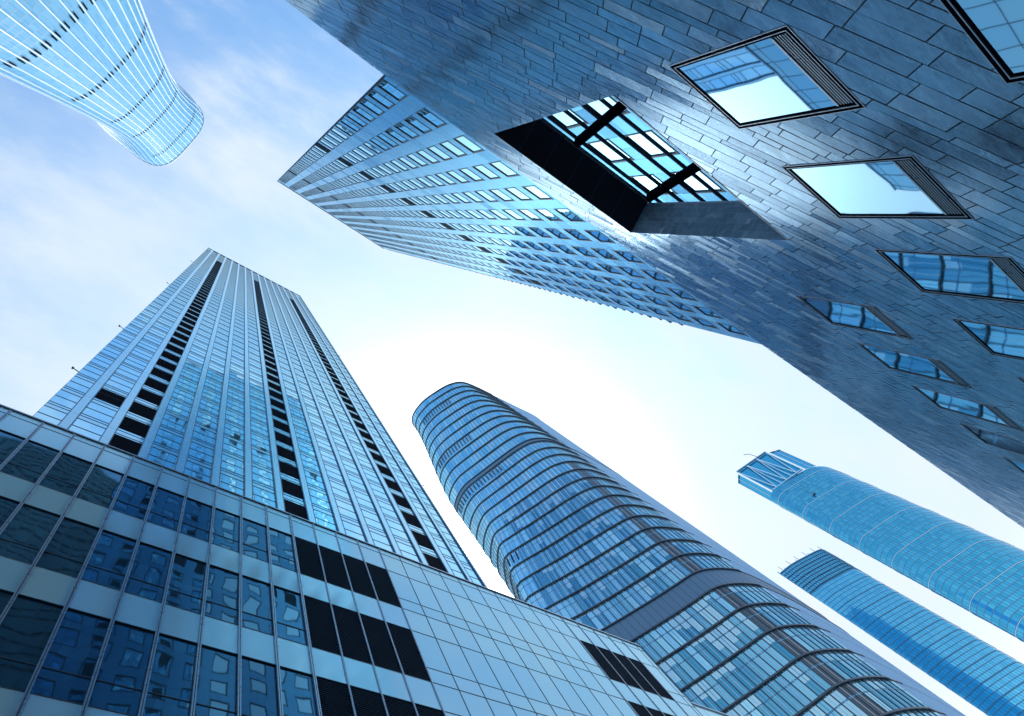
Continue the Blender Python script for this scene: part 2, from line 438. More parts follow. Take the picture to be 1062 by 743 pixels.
o.box(x0, x1, -D - .10, -D + .012, z0 - .045, z0 - .012, 'black'); o.box(x0, x1, -D - .05, -D + .015, z0 - .075, z0 - .047, 'alu')
o.box(x0, x1, -D - TH, -D - .10, z0 - .05, z0 - .01, 'black')
P(o.build('opening_sill'))
# sloping glazed canopy seen through the opening
cy0, cz0 = -D * 1.19, CAMZ + D * 3.40; cy1 = -D * 1.62; cz1 = cz0 - 1.67 * (abs(cy1) - abs(cy0))
can = MB(); can.poly([(sx(.6), cy0, cz0 + .06 * F), (sx(2.4), cy0, cz0 + .06 * F), (sx(2.4), cy1, cz1 + .06 * F), (sx(.6), cy1, cz1 + .06 * F)], 'clear')
canopy = P(can.build('canopy_glazing'))
for bx in (.70, 1.243, 1.78, 2.32):
    q = MB(); x = sx(bx); q.bar((x, cy0, cz0 - .10 * F), (x, cy1, cz1 - .10 * F), .17 * F, 'black', .26 * F)
    q.bar((x - .01, cy0, cz0 - .245 * F), (x - .01, cy1, cz1 - .245 * F), .05 * F, 'alu', .03 * F)
    o = q.build('beam', canopy)
NB = 9
for i in range(NB):
    t = (i + .35) / NB; q = MB(); y = cy0 + (cy1 - cy0) * t; z = cz0 + (cz1 - cz0) * t
    q.box(sx(.6), sx(2.4), y - .04 * F, y + .04 * F, z - .055 * F, z + .03 * F, 'steel')
    q.build('glazing_bar', canopy)
q = MB(); q.box(sx(.6), sx(2.4), cy0 + .02, cy0 + .08, cz0 - .02, cz0 + .12, 'alu'); q.build('head_trim', canopy)

# punched windows of the stone building: frame > pane, sill_grille
def stone_window():
    w = sx(WW) / F; h = (sz(1.835) - sz(1.355)) / F
    f = MB()   # local: x right, z up, y=0 stone face
    def ring(i0, i1, y0, y1, m):
        f.box(i0, w - i0, y0, y1, h - i1, h - i0, m); f.box(i0, w - i0, y0, y1, i0, i1, m)
        f.box(i0, i1, y0, y1, i1, h - i1, m); f.box(w - i1, w - i0, y0, y1, i1, h - i1, m)
    ring(0.0, .011, -.05, .010, 'alu'); ring(.011, .062, -.05, .004, 'black'); ring(.062, .074, -.05, .008, 'alu'); ring(.074, .11, -.05, -.004, 'black')
    fo = f.build('window')
    p = MB(); gz = .36
    p.poly([(.10, -.012, gz), (w - .10, -.012, gz), (w - .10, -.012, h - .10), (.10, -.012, h - .10)][::-1], 'stone_glass', [(0, 0), (.98, 0), (.98, .98), (0, .98)])
    p.build('pane', fo)
    s = MB()
    s.box(.12, w - .12, -.05, -.04, .12, gz, 'black')
    for k in range(5): s.box(.12, w - .12, -.02, -.008, .135 + k * .042, .148 + k * .042, 'alu')
    s.box(.12, w - .12, -.04, .006, gz - .02, gz + .012, 'alu')
    s.build('sill_grille', fo)
    for o_ in (fo,) + tuple(fo.children):
        for v in o_.data.vertices: v.co *= F
    return fo
w0 = None
for i, w in enumerate(wins):
    loc = (w[0] - OX, -D - OY, w[2])
    if w0 is None: w0 = stone_window(); w0.parent = stone; w0.location = loc
    else: copy(w0, stone, loc)

# ------------------------------------------------------------------ tower with punched windows (behind the stone building)
E5 = 15.4
t5 = empty('window_tower', (28, -E5 - 7, 0), 'pale stone tower with columns of small windows rising behind the dark stone building', 'building')
def X5(a): return a * E5
def Z5(a): return a * E5 + CAMZ
L5 = [.272 + .262 * k for k in range(12)]; WW5 = .155; HW5 = .205; PZ5 = .3255
x50, x51 = X5(.268), X5(3.43)
zl, zr = Z5(16.60), Z5(18.50)
def top5(x): return zl + (zr - zl) * (x - x50) / (x51 - x50)
wall = MB(); REC = .16
def q5(xa, xb, za, zb):
    n = 0
    za_, zb_ = za, zb
    # split in cladding panels about 1.2 x 1.9
    nx = max(1, round((xb - xa) / 1.3)); nz = max(1, round((zb - za) / 2.6))
    for i in range(nx):
        for j in range(nz):
            a = xa + (xb - xa) * i / nx; b_ = xa + (xb - xa) * (i + 1) / nx; c = za + (zb - za) * j / nz; d = za + (zb - za) * (j + 1) / nz
            u = (rnd.random() * 60, rnd.random() * 60); ty = rnd.gauss(0, .0022); tz = rnd.gauss(0, .0018)
            e = .012
            wall.poly([(a + e, -E5 - ty * .6, c + e), (a + e, -E5 + ty * .6 + tz, d - e), (b_ - e, -E5 + ty * .6 - tz, d - e), (b_ - e, -E5 - ty * .6, c + e)], 'wall5', [u] * 4)
rows = range(-11, 46)
def rowz(r): return Z5(3.878 + PZ5 * r)
edges = [x50]
cells = []; louv = []
for k, xl in enumerate(L5):
    xa, xb = X5(xl), X5(xl + WW5)
    # solid pier to the left of this column
    left = edges[-1]
    if xa - left > .15:
        for r in rows:
            za = rowz(r); zb = min(rowz(r + 1), top5(left))
            if zb > za: q5(left, xa, za, zb)
    edges.append(xb)
    for r in rows:
        zw0, zw1 = rowz(r), rowz(r) + HW5 * E5; zn = rowz(r + 1)
        tp = top5(xa)
        if zn > tp - 1.0:
            if zw0 < tp: q5(xa, xb, zw0, tp)
            continue
        if r in (11, 26):
            louv.append((k, r)); zw1 = zn - .4
        else: cells.append((k, r))
        q5(xa, xb, zw1, zn)
        # reveals
        wall.poly([(xa, -E5, zw0), (xa, -E5 - REC, zw0), (xa, -E5 - REC, zw1), (xa, -E5, zw1)], 'frame5'); wall.poly([(xb, -E5, zw0), (xb, -E5, zw1), (xb, -E5 - REC, zw1), (xb, -E5 - REC, zw0)], 'frame5')
        wall.poly([(xa, -E5, zw1), (xa, -E5 - REC, zw1), (xb, -E5 - REC, zw1), (xb, -E5, zw1)], 'frame5'); wall.poly([(xa, -E5, zw0), (xb, -E5, zw0), (xb, -E5 - REC, zw0), (xa, -E5 - REC, zw0)], 'frame5')
for r in rows:
    za = rowz(r); zb = min(rowz(r + 1), top5(x51))
    if zb > za: q5(edges[-1], x51, za, zb)
# backing, sides, roof
bx0, bx1, by = x50 + 6.0, x51 + 2, -E5 - 22
wall.poly([(x50, -E5 - .03, 0), (x50, -E5 - .03, zl), (bx0, by, zl), (bx0, by, 0)], 'wall5')
wall.poly([(x51, -E5 - .03, 0), (bx1, by, 0), (bx1, by, zr), (x51, -E5 - .03, zr)], 'wall5')
wall.poly([(bx0, by, 0), (bx0, by, zl), (bx1, by, zr), (bx1, by, 0)], 'wall5')
wall.poly([(x50, -E5 - .03, zl), (x51, -E5 - .03, zr), (bx1, by, zr), (bx0, by, zl)], 'roof')
wall.poly([(x50, -E5 - .5, 0), (x51, -E5 - .5, 0), (x51, -E5 - .5, zr - .5), (x50, -E5 - .5, zl - .5)][::-1], 'frame5')
wo_ = wall.build('wall', t5); wo_.location = (-28, E5 + 7, 0)
# windows
def win5_mesh(mb, ox, oy, oz, seed):
    w = WW5 * E5; h = HW5 * E5; t = .14
    y0, y1 = oy - .15, oy + .03
    for (a, b_, c, d) in ((0, w, h - t, h), (0, w, 0, t), (0, t * .7, t, h - t), (w - t, w, t, h - t)):
        mb.box(ox + a, ox + b_, y0, y1, oz + c, oz + d, 'frame5')
    uu = seed
    y0 += .06
    mb2 = [(ox + t, y0 + .04, oz + t), (ox + w - t, y0 + .04, oz + t), (ox + w - t, y0 + .04, oz + h - t), (ox + t, y0 + .04, oz + h - t)]
    return mb2
def a5(k, r):
    x, z = X5(L5[k]), rowz(r); w = WW5 * E5; h = HW5 * E5
    pts = [(x, -E5, z), (x + w, -E5, z), (x + w, -E5, z + h), (x, -E5, z + h)]
    # hidden behind the stone wall?
    c = Vector((x + w / 2, -E5, z + h / 2 - CAMZ)) / E5
    vis = c.z > 3.7 or (OP[0] / D - .1 < c.x < OP[1] / D + .1 and c.z > 2.1)
    return area(pts) if vis else area(pts) * 1e-4
order = sorted(cells, key=lambda c: -a5(*c))
near, far = order[:100], order[100:]
base5 = None
for n_, (k, r) in enumerate(near):
    loc = (X5(L5[k]) - 28, 7, rowz(r))
    if base5 is None:
        f = MB(); pq = win5_mesh(f, 0, 0, 0, 0); base5 = f.build('window', t5); base5.location = loc
        p = MB(); p.poly(pq[::-1], 'glass5', [(.1, .1), (.9, .1), (.9, .9), (.1, .9)]); p.build('pane', base5)
    else: copy(base5, t5, loc)
f = MB()
for n_, (k, r) in enumerate(far):
    pq = win5_mesh(f, X5(L5[k]), -E5, rowz(r), n_)
    f.poly(pq[::-1], 'glass5', [(k + .1, r + .1), (k + .9, r + .1), (k + .9, r + .9), (k + .1, r + .9)])
o = f.build('windows', t5); o.location = (-28, E5 + 7, 0); o['kind'] = 'stuff'
lb = None
for (k, r) in louv:
    loc = (X5(L5[k]) - 28, 7, rowz(r))
    if lb is None:
        q = MB(); w = WW5 * E5; h = PZ5 * E5 - .4
        q.box(0, w, -.15, -.13, 0, h, 'louver5')
        for j in range(14): q.box(0, w, -.13, -.03, .12 + j * .33, .18 + j * .33, 'louver5')
        lb = q.build('louver', t5); lb.location = loc
    else: copy(lb, t5, loc)
hd = None
for r_ in range(3, 45):
    zc = rowz(r_) + HW5 * E5
    if zc > top5(x51) - 2: break
    loc = (x51 - 28, 7, zc)
    if hd is None:
        q = MB(); q.box(0, .75, -.25, .02, -.15, .22, 'frame5'); q.box(-.1, .55, -.25, .02, -HW5 * E5 + .1, -HW5 * E5 + .4, 'frame5'); hd = q.build('corner_hood', t5); hd.location = loc
    else: copy(hd, t5, loc)
# parapet coping
q = MB(); q.bar((x50, -E5 + .02, zl + .15), (x51, -E5 + .02, zr + .15), .3, 'frame5', .3); o = q.build('coping', t5); o.location = (-28, E5 + 7, 0)

# ------------------------------------------------------------------ podium (left foreground)
EP = 20.0
def XP(a): return a * EP
def ZP(a): return a * EP + CAMZ
pod = empty('podium_building', (15, EP + 15, 0), 'low wide block with pale blue panels, dark windows and black louvers, lower left', 'building')
PO = Vector((15, EP + 15, 0))
def PP(o): o.parent = pod; o.location = -PO; return o
BAY = .1045; KX = lambda k: .705 + BAY * k
K0, K1 = -21, 19
XR = XP(2.724); PT = ZP(2.745); XL = XP(KX(K0))
RW = [(2.255, 2.55), (1.82, 2.11), (1.38, 1.685), (.945, 1.245), (.50, .80)]
body = MB()
def in_louver(k, i): return (0 <= k <= 3 and i <= 3) or (14 <= k <= 17 and i <= 1)
def pane_q(mb, xa, xb, za, zb, m, uv, y=EP, e=0.0):
    mb.poly([(xa + e, y, za + e), (xb - e, y, za + e), (xb - e, y, zb - e), (xa + e, y, zb - e)], m, [(uv[0] + a, uv[1] + b_) for a, b_ in ((.02, .02), (.98, .02), (.98, .98), (.02, .98))])
zlv = [2.70]
for (a, b_) in RW: zlv += [b_, a + .078, a]
zlv = sorted(set(zlv + [0.0]), reverse=True)
holes_p = []
for k in range(K0, K1 + 1):
    xa = XP(KX(k)); xb = XP(KX(k + 1)) if k < K1 else XR
    pane_q(body, xa, xb, ZP(2.70), PT, 'pod_panel', (k, 40))
    prev = 2.70
    for i, (a, b_) in enumerate(RW):
        pane_q(body, xa, xb, ZP(b_), ZP(prev), 'pod_panel', (k, 30 + i))
        if k < 0 or in_louver(k, i):
            holes_p.append((k, i))
            for xx in (xa, xb):
                body.poly([(xx, EP, ZP(a)), (xx, EP, ZP(b_)), (xx, EP + .3, ZP(b_)), (xx, EP + .3, ZP(a))], 'dkline')
            body.poly([(xa, EP, ZP(b_)), (xb, EP, ZP(b_)), (xb, EP + .3, ZP(b_)), (xa, EP + .3, ZP(b_))], 'dkline'); body.poly([(xa, EP, ZP(a)), (xb, EP, ZP(a)), (xb, EP + .3, ZP(a)), (xa, EP + .3, ZP(a))], 'dkline')
        else:
            pane_q(body, xa, xb, ZP(a + .078), ZP(b_), 'pod_panel', (k, i))
            pane_q(body, xa, xb, ZP(a), ZP(a + .078), 'pod_panel', (k, 10 + i))
        prev = a
    pane_q(body, xa, xb, 0, ZP(prev), 'pod_panel', (k, 50))
YB = EP + 60
body.poly([(XL, EP, 0), (XL, EP, PT), (XL, YB, PT), (XL, YB, 0)], 'pod_panel'); body.poly([(XR, EP, 0), (XR, YB, 0), (XR, YB, PT), (XR, EP, PT)], 'pod_panel')
body.poly([(XL, EP, PT), (XR, EP, PT), (XR, YB, PT), (XL, YB, PT)], 'roof'); body.poly([(XL, YB, 0), (XL, YB, PT), (XR, YB, PT), (XR, YB, 0)], 'pod_panel')
body.poly([(XL, EP + .45, 0), (XR, EP + .45, 0), (XR, EP + .45, PT - .3), (XL, EP + .45, PT - .3)], 'dkline')
PP(body.build('panel_wall'))
# thin dark horizontal joints
j = MB()
for z in [2.70] + [q for ab_ in RW for q in (ab_[0], ab_[1])]:
    j.box(XL, XR, EP - .02, EP + .02, ZP(z) - .028, ZP(z) + .028, 'dkline')
for ab_ in RW:
    z = ab_[0] + .078
    for (ka, kb) in ((4, 14), (18, 19)) if ab_ in RW[:2] else ((4, 19),):
        j.box(XP(KX(ka)), min(XR, XP(KX(kb if kb < 19 else 20))), EP - .02, EP + .02, ZP(z) - .022, ZP(z) + .022, 'dkline')
PP(j.build('horizontal_joints'))
# coping
j = MB(); j.box(XL, XR + .12, EP - .10, EP + .4, PT, PT + .16, 'alu'); j.box(XL, XR + .06, EP - .06, EP + .3, PT - .05, PT, 'dkline'); PP(j.build('coping'))
# mullions: twin fins on the left, plain joints on the right
mf = None; mj = None
for k in range(K0, K1 + 2):
    x = XP(KX(k)) if k <= K1 else XR - .03
    loc = (x - PO.x, EP - PO.y, 0)
    if k <= 4 or 14 <= k <= 18:
        if mf is None:
            q = MB(); q.box(-.085, -.02, -.10, .02, 0, PT - .25, 'alu'); q.box(.02, .085, -.10, .02, 0, PT - .25, 'alu'); q.box(-.02, .02, -.05, .02, 0, PT - .25, 'dkline')
            mf = q.build('mullion', pod); mf.location = loc
            q2 = MB(); q2.box(-.05, -.012, -.06, .02, 0, PT - .02, 'alu'); q2.box(.012, .05, -.06, .02, 0, PT - .02, 'alu'); q2.box(-.012, .012, -.04, .02, 0, PT - .02, 'dkline')
        if k <= 0: copy(mf, pod, loc) if k != K0 else None
        else:
            if 'mth' not in globals(): mth = q2.build('mullion', pod); mth.location = loc
            else: copy(mth, pod, loc)
    else:
        if mj is None:
            q = MB(); q.box(-.025, .025, -.022, .02, 0, PT - .02, 'dkline'); mj = q.build('vertical_joint', pod); mj.location = loc
        else: copy(mj, pod, loc)
# window panes and louvers
def scored(k, i):
    a, b_ = RW[i]; return area([(XP(KX(k)), EP, ZP(a)), (XP(KX(k + 1)), EP, ZP(a)), (XP(KX(k + 1)), EP, ZP(b_)), (XP(KX(k)), EP, ZP(b_))])
rest = MB(); count = 0; lvb = {}
for (k, i) in sorted(holes_p, key=lambda c: -scored(*c)):
    a, b_ = RW[i]; w = BAY * EP; h = (b_ - a) * EP
    if k >= 0:
        key = round(h, 2)
        loc = (XP(KX(k)) - PO.x, EP - PO.y, ZP(a))
        if key not in lvb:
            q = MB(); q.box(.05, w - .05, .22, .26, 0, h, 'louver1')
            n = int(h / .16)
            for s in range(n):
                z = .05 + s * (h - .1) / n; q.poly([(.05, .02, z), (w - .05, .02, z), (w - .05, .16, z + .11), (.05, .16, z + .11)], 'steel' if False else 'louver1')
                q.box(.05, w - .05, .0, .02, z, z + .018, 'belt2')
            lvb[key] = q.build('louver_panel', pod); lvb[key].location = loc
        else: copy(lvb[key], pod, loc)
    elif count < 60 and scored(k, i) > 0:
        q = MB(); xa, xb = XP(KX(k)), XP(KX(k + 1)); pane_q(q, xa, xb, ZP(a), ZP(b_), 'pod_glass', (k, i), EP + .06)
        z = ZP(a) + (h * .28); q.box(xa, xb, EP + .03, EP + .06, z - .03, z + .03, 'dkline')
        PP(q.build('window_pane')); count += 1
    else:
        pane_q(rest, XP(KX(k)), XP(KX(k + 1)), ZP(a), ZP(b_), 'pod_glass', (k, i), EP + .06)
ro = PP(rest.build('window_panes')); ro['kind'] = 'stuff'

# lower wing to the right
LT = ZP(2.315); LX1 = XP(5.2)
wing = empty('podium_wing', (XR + 20, EP + 15, 0), 'lowest pale blue panelled wing at the bottom edge, right of the louvered block', 'building')
q = MB(); nb = int((LX1 - XR) / (BAY * EP))
for k in range(nb):
    xa = XR + .02 + k * BAY * EP; xb = xa + BAY * EP
    prev = 2.315
    for n_, z in enumerate((2.11, 1.9, 1.68, 1.4, 1.2, .9, 0)):
        pane_q(q, xa, xb, ZP(z), ZP(prev), 'pod_panel', (k + 70, n_), EP + .3, .02); prev = z
xe = XR + .02 + nb * BAY * EP
q.poly([(XR + .02, EP + .34, 0), (xe, EP + .34, 0), (xe, EP + .34, LT), (XR + .02, EP + .34, LT)], 'dkline')
q.poly([(xe, EP + .3, 0), (xe, EP + 30, 0), (xe, EP + 30, LT), (xe, EP + .3, LT)], 'pod_panel')
q.poly([(XR + .02, EP + .3, LT), (xe, EP + .3, LT), (xe, EP + 30, LT), (XR + .02, EP + 30, LT)], 'roof')
o = q.build('panel_wall', wing); o.location = (-XR - 20, -EP - 15, 0)
q = MB(); q.box(XR + .13, xe, EP + .18, EP + .6, LT, LT + .16, 'alu'); o = q.build('coping', wing); o.location = (-XR - 20, -EP - 15, 0)

# ------------------------------------------------------------------ striped office tower above the podium
E1 = EP + .4
def X1(a): return a * E1
def Z1(a): return a * E1 + CAMZ
t1 = empty('striped_tower', (X1(.75), E1 + 18, PT), 'mirror glass tower with pale vertical strips and three black louver columns', 'building')
T1O = Vector((X1(.75), E1 + 18, PT))
def P1(o): o.parent = t1; o.location = -T1O; return o
ZT = Z1(15.42); ZB = PT
PIT = .2505 * E1; ZF0 = 2.94 - .2505 * 2
zone0 = -.1605; zp = .1405; zw = .1075
xl1, xr1 = X1(-.278), X1(1.790)
sk = MB(); tr = MB()
zones = []
for k in range(-1, 14):
    a = zone0 + zp * k; b_ = a + zw
    zones.append((k, max(X1(a), xl1 + .02), min(X1(b_), xr1)))
LK = (1, 6, 11)
nfl = int((ZT - Z1(ZF0)) / PIT) + 1
lz_top = Z1(13.5)
lou = {k: [] for k in LK}
extra = {4: [], }
for (k, xa, xb) in zones:
    for f_ in range(nfl):
        z0 = Z1(ZF0) + f_ * PIT; z1 = z0 + .82; z2 = z0 + PIT
        if z2 < ZB: continue
        if z2 > Z1(15.16): z2 = Z1(15.16)
        if z0 >= z2: continue
        pane_q(sk, xa, xb, max(z0 - .45, ZB), max(min(z0 + .42, z2), ZB + .01), 'span1', (k, f_ + 100), E1)
        zb = max(z0 + .42, ZB)
        ztop = min(z2 - .45, Z1(15.16))
        if k in LK and z2 < lz_top:
            pane_q(sk, xa, xb, zb, max(zb + .01, z0 + 1.0), 'glass1', (k, f_), E1)
            lou[k].append((xa, xb, z0 + 1.0, z2 - .75)); pane_q(sk, xa, xb, z2 - .75, z2 - .45, 'glass1', (k, f_ + 300), E1)
        elif ztop > zb:
            if k == 0 and f_ == 3: lou[1].append((xa, xb, z0 + 1.0, z2 - .75))
            n_sub = 2
            for s in range(n_sub):
                w_ = (xb - xa) / n_sub
                pane_q(sk, xa + s * w_, xa + (s + 1) * w_, zb, ztop, 'glass1', (k * 2 + s, f_), E1)
        for zz in (z0 - .45, z0 + .42, z0 + .95, z0 + PIT * .55):
            if ZB < zz < Z1(15.1) and not (k in LK and zz > z0 + .5 and z2 < lz_top): tr.box(xa, xb, E1 - .03, E1 + .01, zz - .016, zz + .016, 'line1')
# parapet panels and the row of slots under the roof edge
par = MB()
for (k, xa, xb) in zones:
    pane_q(sk, xa, xb, Z1(15.16), ZT, 'span1', (k, 500), E1)
par.poly([(xl1, E1 + .35, ZB), (xr1, E1 + .35, ZB), (xr1, E1 + .35, ZT - 1), (xl1, E1 + .35, ZT - 1)], 'dkline')
# sides, back and roof (sides turned slightly so they stay hidden, as in the street view)
xbL = xl1 + 0.0; yb1 = E1 + 36
par.poly([(xl1, E1, ZB), (xl1, yb1, ZB), (xl1, yb1, ZT), (xl1, E1, ZT)], 'span1'); par.poly([(xr1, E1, ZB), (xr1, E1, ZT), (xr1 + 3, yb1, ZT), (xr1 + 3, yb1, ZB)], 'span1')
par.poly([(xl1, yb1, ZB), (xr1 + 3, yb1, ZB), (xr1 + 3, yb1, ZT), (xl1, yb1, ZT)], 'span1'); par.poly([(xl1, E1, ZT), (xr1, E1, ZT), (xr1 + 3, yb1, ZT), (xl1, yb1, ZT)], 'roof')
P1(sk.build('curtain_wall')); P1(tr.build('transoms')); P1(par.build('core'))
for i in range(len(zones) + 1):
    xa = xl1 if i == 0 else zones[i - 1][2]; xb = zones[i][1] if i < len(zones) else xr1
    if xb - xa < .05: continue
    q = MB(); n = int((ZT - ZB) / PIT)
    for f_ in range(n + 1):
        za = ZB + f_ * PIT; zb = min(ZT, za + PIT - .03)
        if zb > za: q.poly([(xa, E1 - .12, za), (xb, E1 - .12, za), (xb, E1 - .12, zb), (xa, E1 - .12, zb)], 'pil1', [(i + .5, f_ + .5)] * 4)
    q.poly([(xa, E1 - .12, ZB), (xa, E1 - .12, ZT), (xa, E1 + .02, ZT), (xa, E1 + .02, ZB)], 'pil1'); q.poly([(xb, E1 - .12, ZB), (xb, E1 + .02, ZB), (xb, E1 + .02, ZT), (xb, E1 - .12, ZT)], 'pil1')
    q.poly([(xa, E1 - .10, ZB), (xb, E1 - .10, ZB), (xb, E1 - .10, ZT), (xa, E1 - .10, ZT)], 'dkline')
    for xx in (xa, xb): q.box(xx - .035, xx + .035, E1 - .14, E1 - .01, ZB, ZT, 'line1')
    P1(q.build('pilaster'))
for k in LK:
    q = MB()
    for (xa, xb, za, zb) in lou[k]:
        if zb < ZB + .2: continue
        za = max(za, ZB + .02)
        q.box(xa, xb, E1 - .012, E1 + .01, za, zb, 'louver1')
        n = max(2, int((zb - za) / .28))
        for s in range(n): q.box(xa, xb, E1 - .05, E1 - .012, za + s * (zb - za) / n, za + s * (zb - za) / n + .05, 'louver1')
    # closed grille above
    q.box(X1(zone0 + zp * k), X1(zone0 + zp * k + zw), E1 - .02, E1 + .01, lz_top - .1, lz_top + .1, 'louver1')
    P1(q.build('louver_column'))
for (k, xa, xb) in zones[1:-1]:
    q = MB(); q.box(xa + .1, xb - .1, E1 - .06, E1 + .01, Z1(15.20), Z1(15.33), 'louver1'); P1(q.build('roof_slot'))
q = MB(); q.box(xl1 - .1, xr1 + .1, E1 - .2, E1 + .3, ZT, ZT + .3, 'pil1'); P1(q.build('coping'))
for z in (3.5, 4.75, 7.6, 11.0):
    q = MB(); x = xl1; zz = Z1(z); q.bar((x, E1, zz), (x - .55, E1 - .1, zz + .1), .07, 'dkline'); q.box(x - .68, x - .5, E1 - .2, E1, zz + .05, zz + .22, 'steel'); P1(q.build('edge_lamp'))
for z in (4.1, 5.6, 8.6):
    q = MB(); x = xr1; zz = Z1(z); q.bar((x, E1, zz), (x + .55, E1 - .1, zz + .1), .07, 'dkline'); q.box(x + .5, x + .68, E1 - .2, E1, zz + .05, zz + .22, 'steel'); P1(q.build('edge_lamp'))

for o in t1.children:      # the last bays lean in a little towards the base
    for v in o.data.vertices:
        xr_ = v.co.x / E1; zr_ = (v.co.z - CAMZ) / E1
        if xr_ > 1.55: v.co.x = E1 * (1.55 + (xr_ - 1.55) * (1 - .31 * max(0, (15.4 - zr_) / 12.65)))

# ------------------------------------------------------------------ loft helper for curved towers
def resample(pts, n):
    # Catmull-Rom then equal steps
    c = []
    for i in range(len(pts) - 1):
        p0 = Vector(pts[max(i - 1, 0)]); p1 = Vector(pts[i]); p2 = Vector(pts[i + 1]); p3 = Vector(pts[min(i + 2, len(pts) - 1)])
        for s in range(8):
            t = s / 8
            c.append(.5 * ((2 * p1) + (-p0 + p2) * t + (2 * p0 - 5 * p1 + 4 * p2 - p3) * t * t + (-p0 + 3 * p1 - 3 * p2 + p3) * t ** 3))
    c.append(Vector(pts[-1]))
    L = [0]
    for a, b_ in zip(c, c[1:]): L.append(L[-1] + (b_ - a).length)
    out = []; k = 0
    for i in range(n + 1):
        d = L[-1] * i / n
        while k < len(L) - 2 and L[k + 1] < d: k += 1
        t = (d - L[k]) / max(1e-9, L[k + 1] - L[k]); out.append(c[k].lerp(c[k + 1], min(1, max(0, t))))
    return out

def lerp_sections(secs, z):
    for (za, A), (zb, B) in zip(secs, secs[1:]):
        if z <= zb:
            t = max(0, (z - za) / (zb - za)); t2 = t * t * (3 - 2 * t) if len(secs) > 3 else t
            return [a.lerp(b_, t2) for a, b_ in zip(A, B)]
    return secs[-1][1]

def normals2(sec):
    out = []
    for i in range(len(sec)):
        a = sec[max(i - 1, 0)]; b_ = sec[min(i + 1, len(sec) - 1)]; d = (b_ - a); d.normalize()
        out.append(Vector((d.y, -d.x)))
    return out

# ------------------------------------------------------------------ rounded tower (centre)
H2 = 760.0
G2 = H2 / 380
c1 = [(.43, .182), (.39, .172), (.364, .164), (.356, .159), (.351, .150), (.3505, .138), (.354, .122), (.3605, .108), (.373, .087), (.383, .0755), (.395, .0675), (.414, .064), (.452, .0625), (.502, .061), (.55, .0612), (.575, .075)]
c2 = [(.43, .212), (.39, .198), (.366, .190), (.357, .1865), (.353, .178), (.3515, .168), (.353, .155), (.361, .138), (.379, .103), (.388, .087), (.400, .0725), (.420, .062), (.452, .0585), (.502, .0585), (.55, .0612), (.575, .075)]
c3 = [(.43, .222), (.39, .206), (.36, .1915), (.336, .1790), (.3215, .1713), (.3165, .1655), (.323, .1555), (.343, .133), (.367, .103), (.379, .087), (.393, .0695), (.418, .0585), (.445, .0548), (.50, .0565), (.55, .0612), (.575, .075)]
NS = 84
s1, s2, s3 = (resample([(x * H2, y * H2, 0) for x, y in c], NS) for c in (c1, c2, c3))
secs2 = [(0, s3), (.37 * H2, s3), (.72 * H2, s2), (H2, s1)]
def sec2(z):
    return lerp_sections(secs2, z)
t2 = empty('rounded_tower', (.45 * H2, .13 * H2, 0), 'blue rounded tower with dark floor ledges and two slate belts, bottom centre', 'building')
T2O = Vector((.45 * H2, .13 * H2, 0))
def P2(o): o.parent = t2; o.location = -T2O; return o
belt_lo, belt_hi = (.358 * H2, .381 * H2), (.712 * H2, .722 * H2)
FP = .0275 * H2
zf = []
z = belt_lo[0]
while z > 4: z -= FP; zf.append(z)
n = 13
zf += [belt_lo[1] + (belt_hi[0] - belt_lo[1]) * i / n for i in range(1, n)]
n = 11
zf += [belt_hi[1] + (H2 - belt_hi[1]) * i / n for i in range(1, n)]
zf = sorted(zf); allz = sorted(zf + [0, belt_lo[0], belt_lo[1], belt_hi[0], belt_hi[1], H2])
skin = MB(); mul = MB(); side = MB()
SIDE = 56         # section index where glass turns into blue grey side cladding
def P3(v, z, nrm=None, off=0): return (v.x + (nrm.x * off if nrm else 0), v.y + (nrm.y * off if nrm else 0), z + CAMZ)
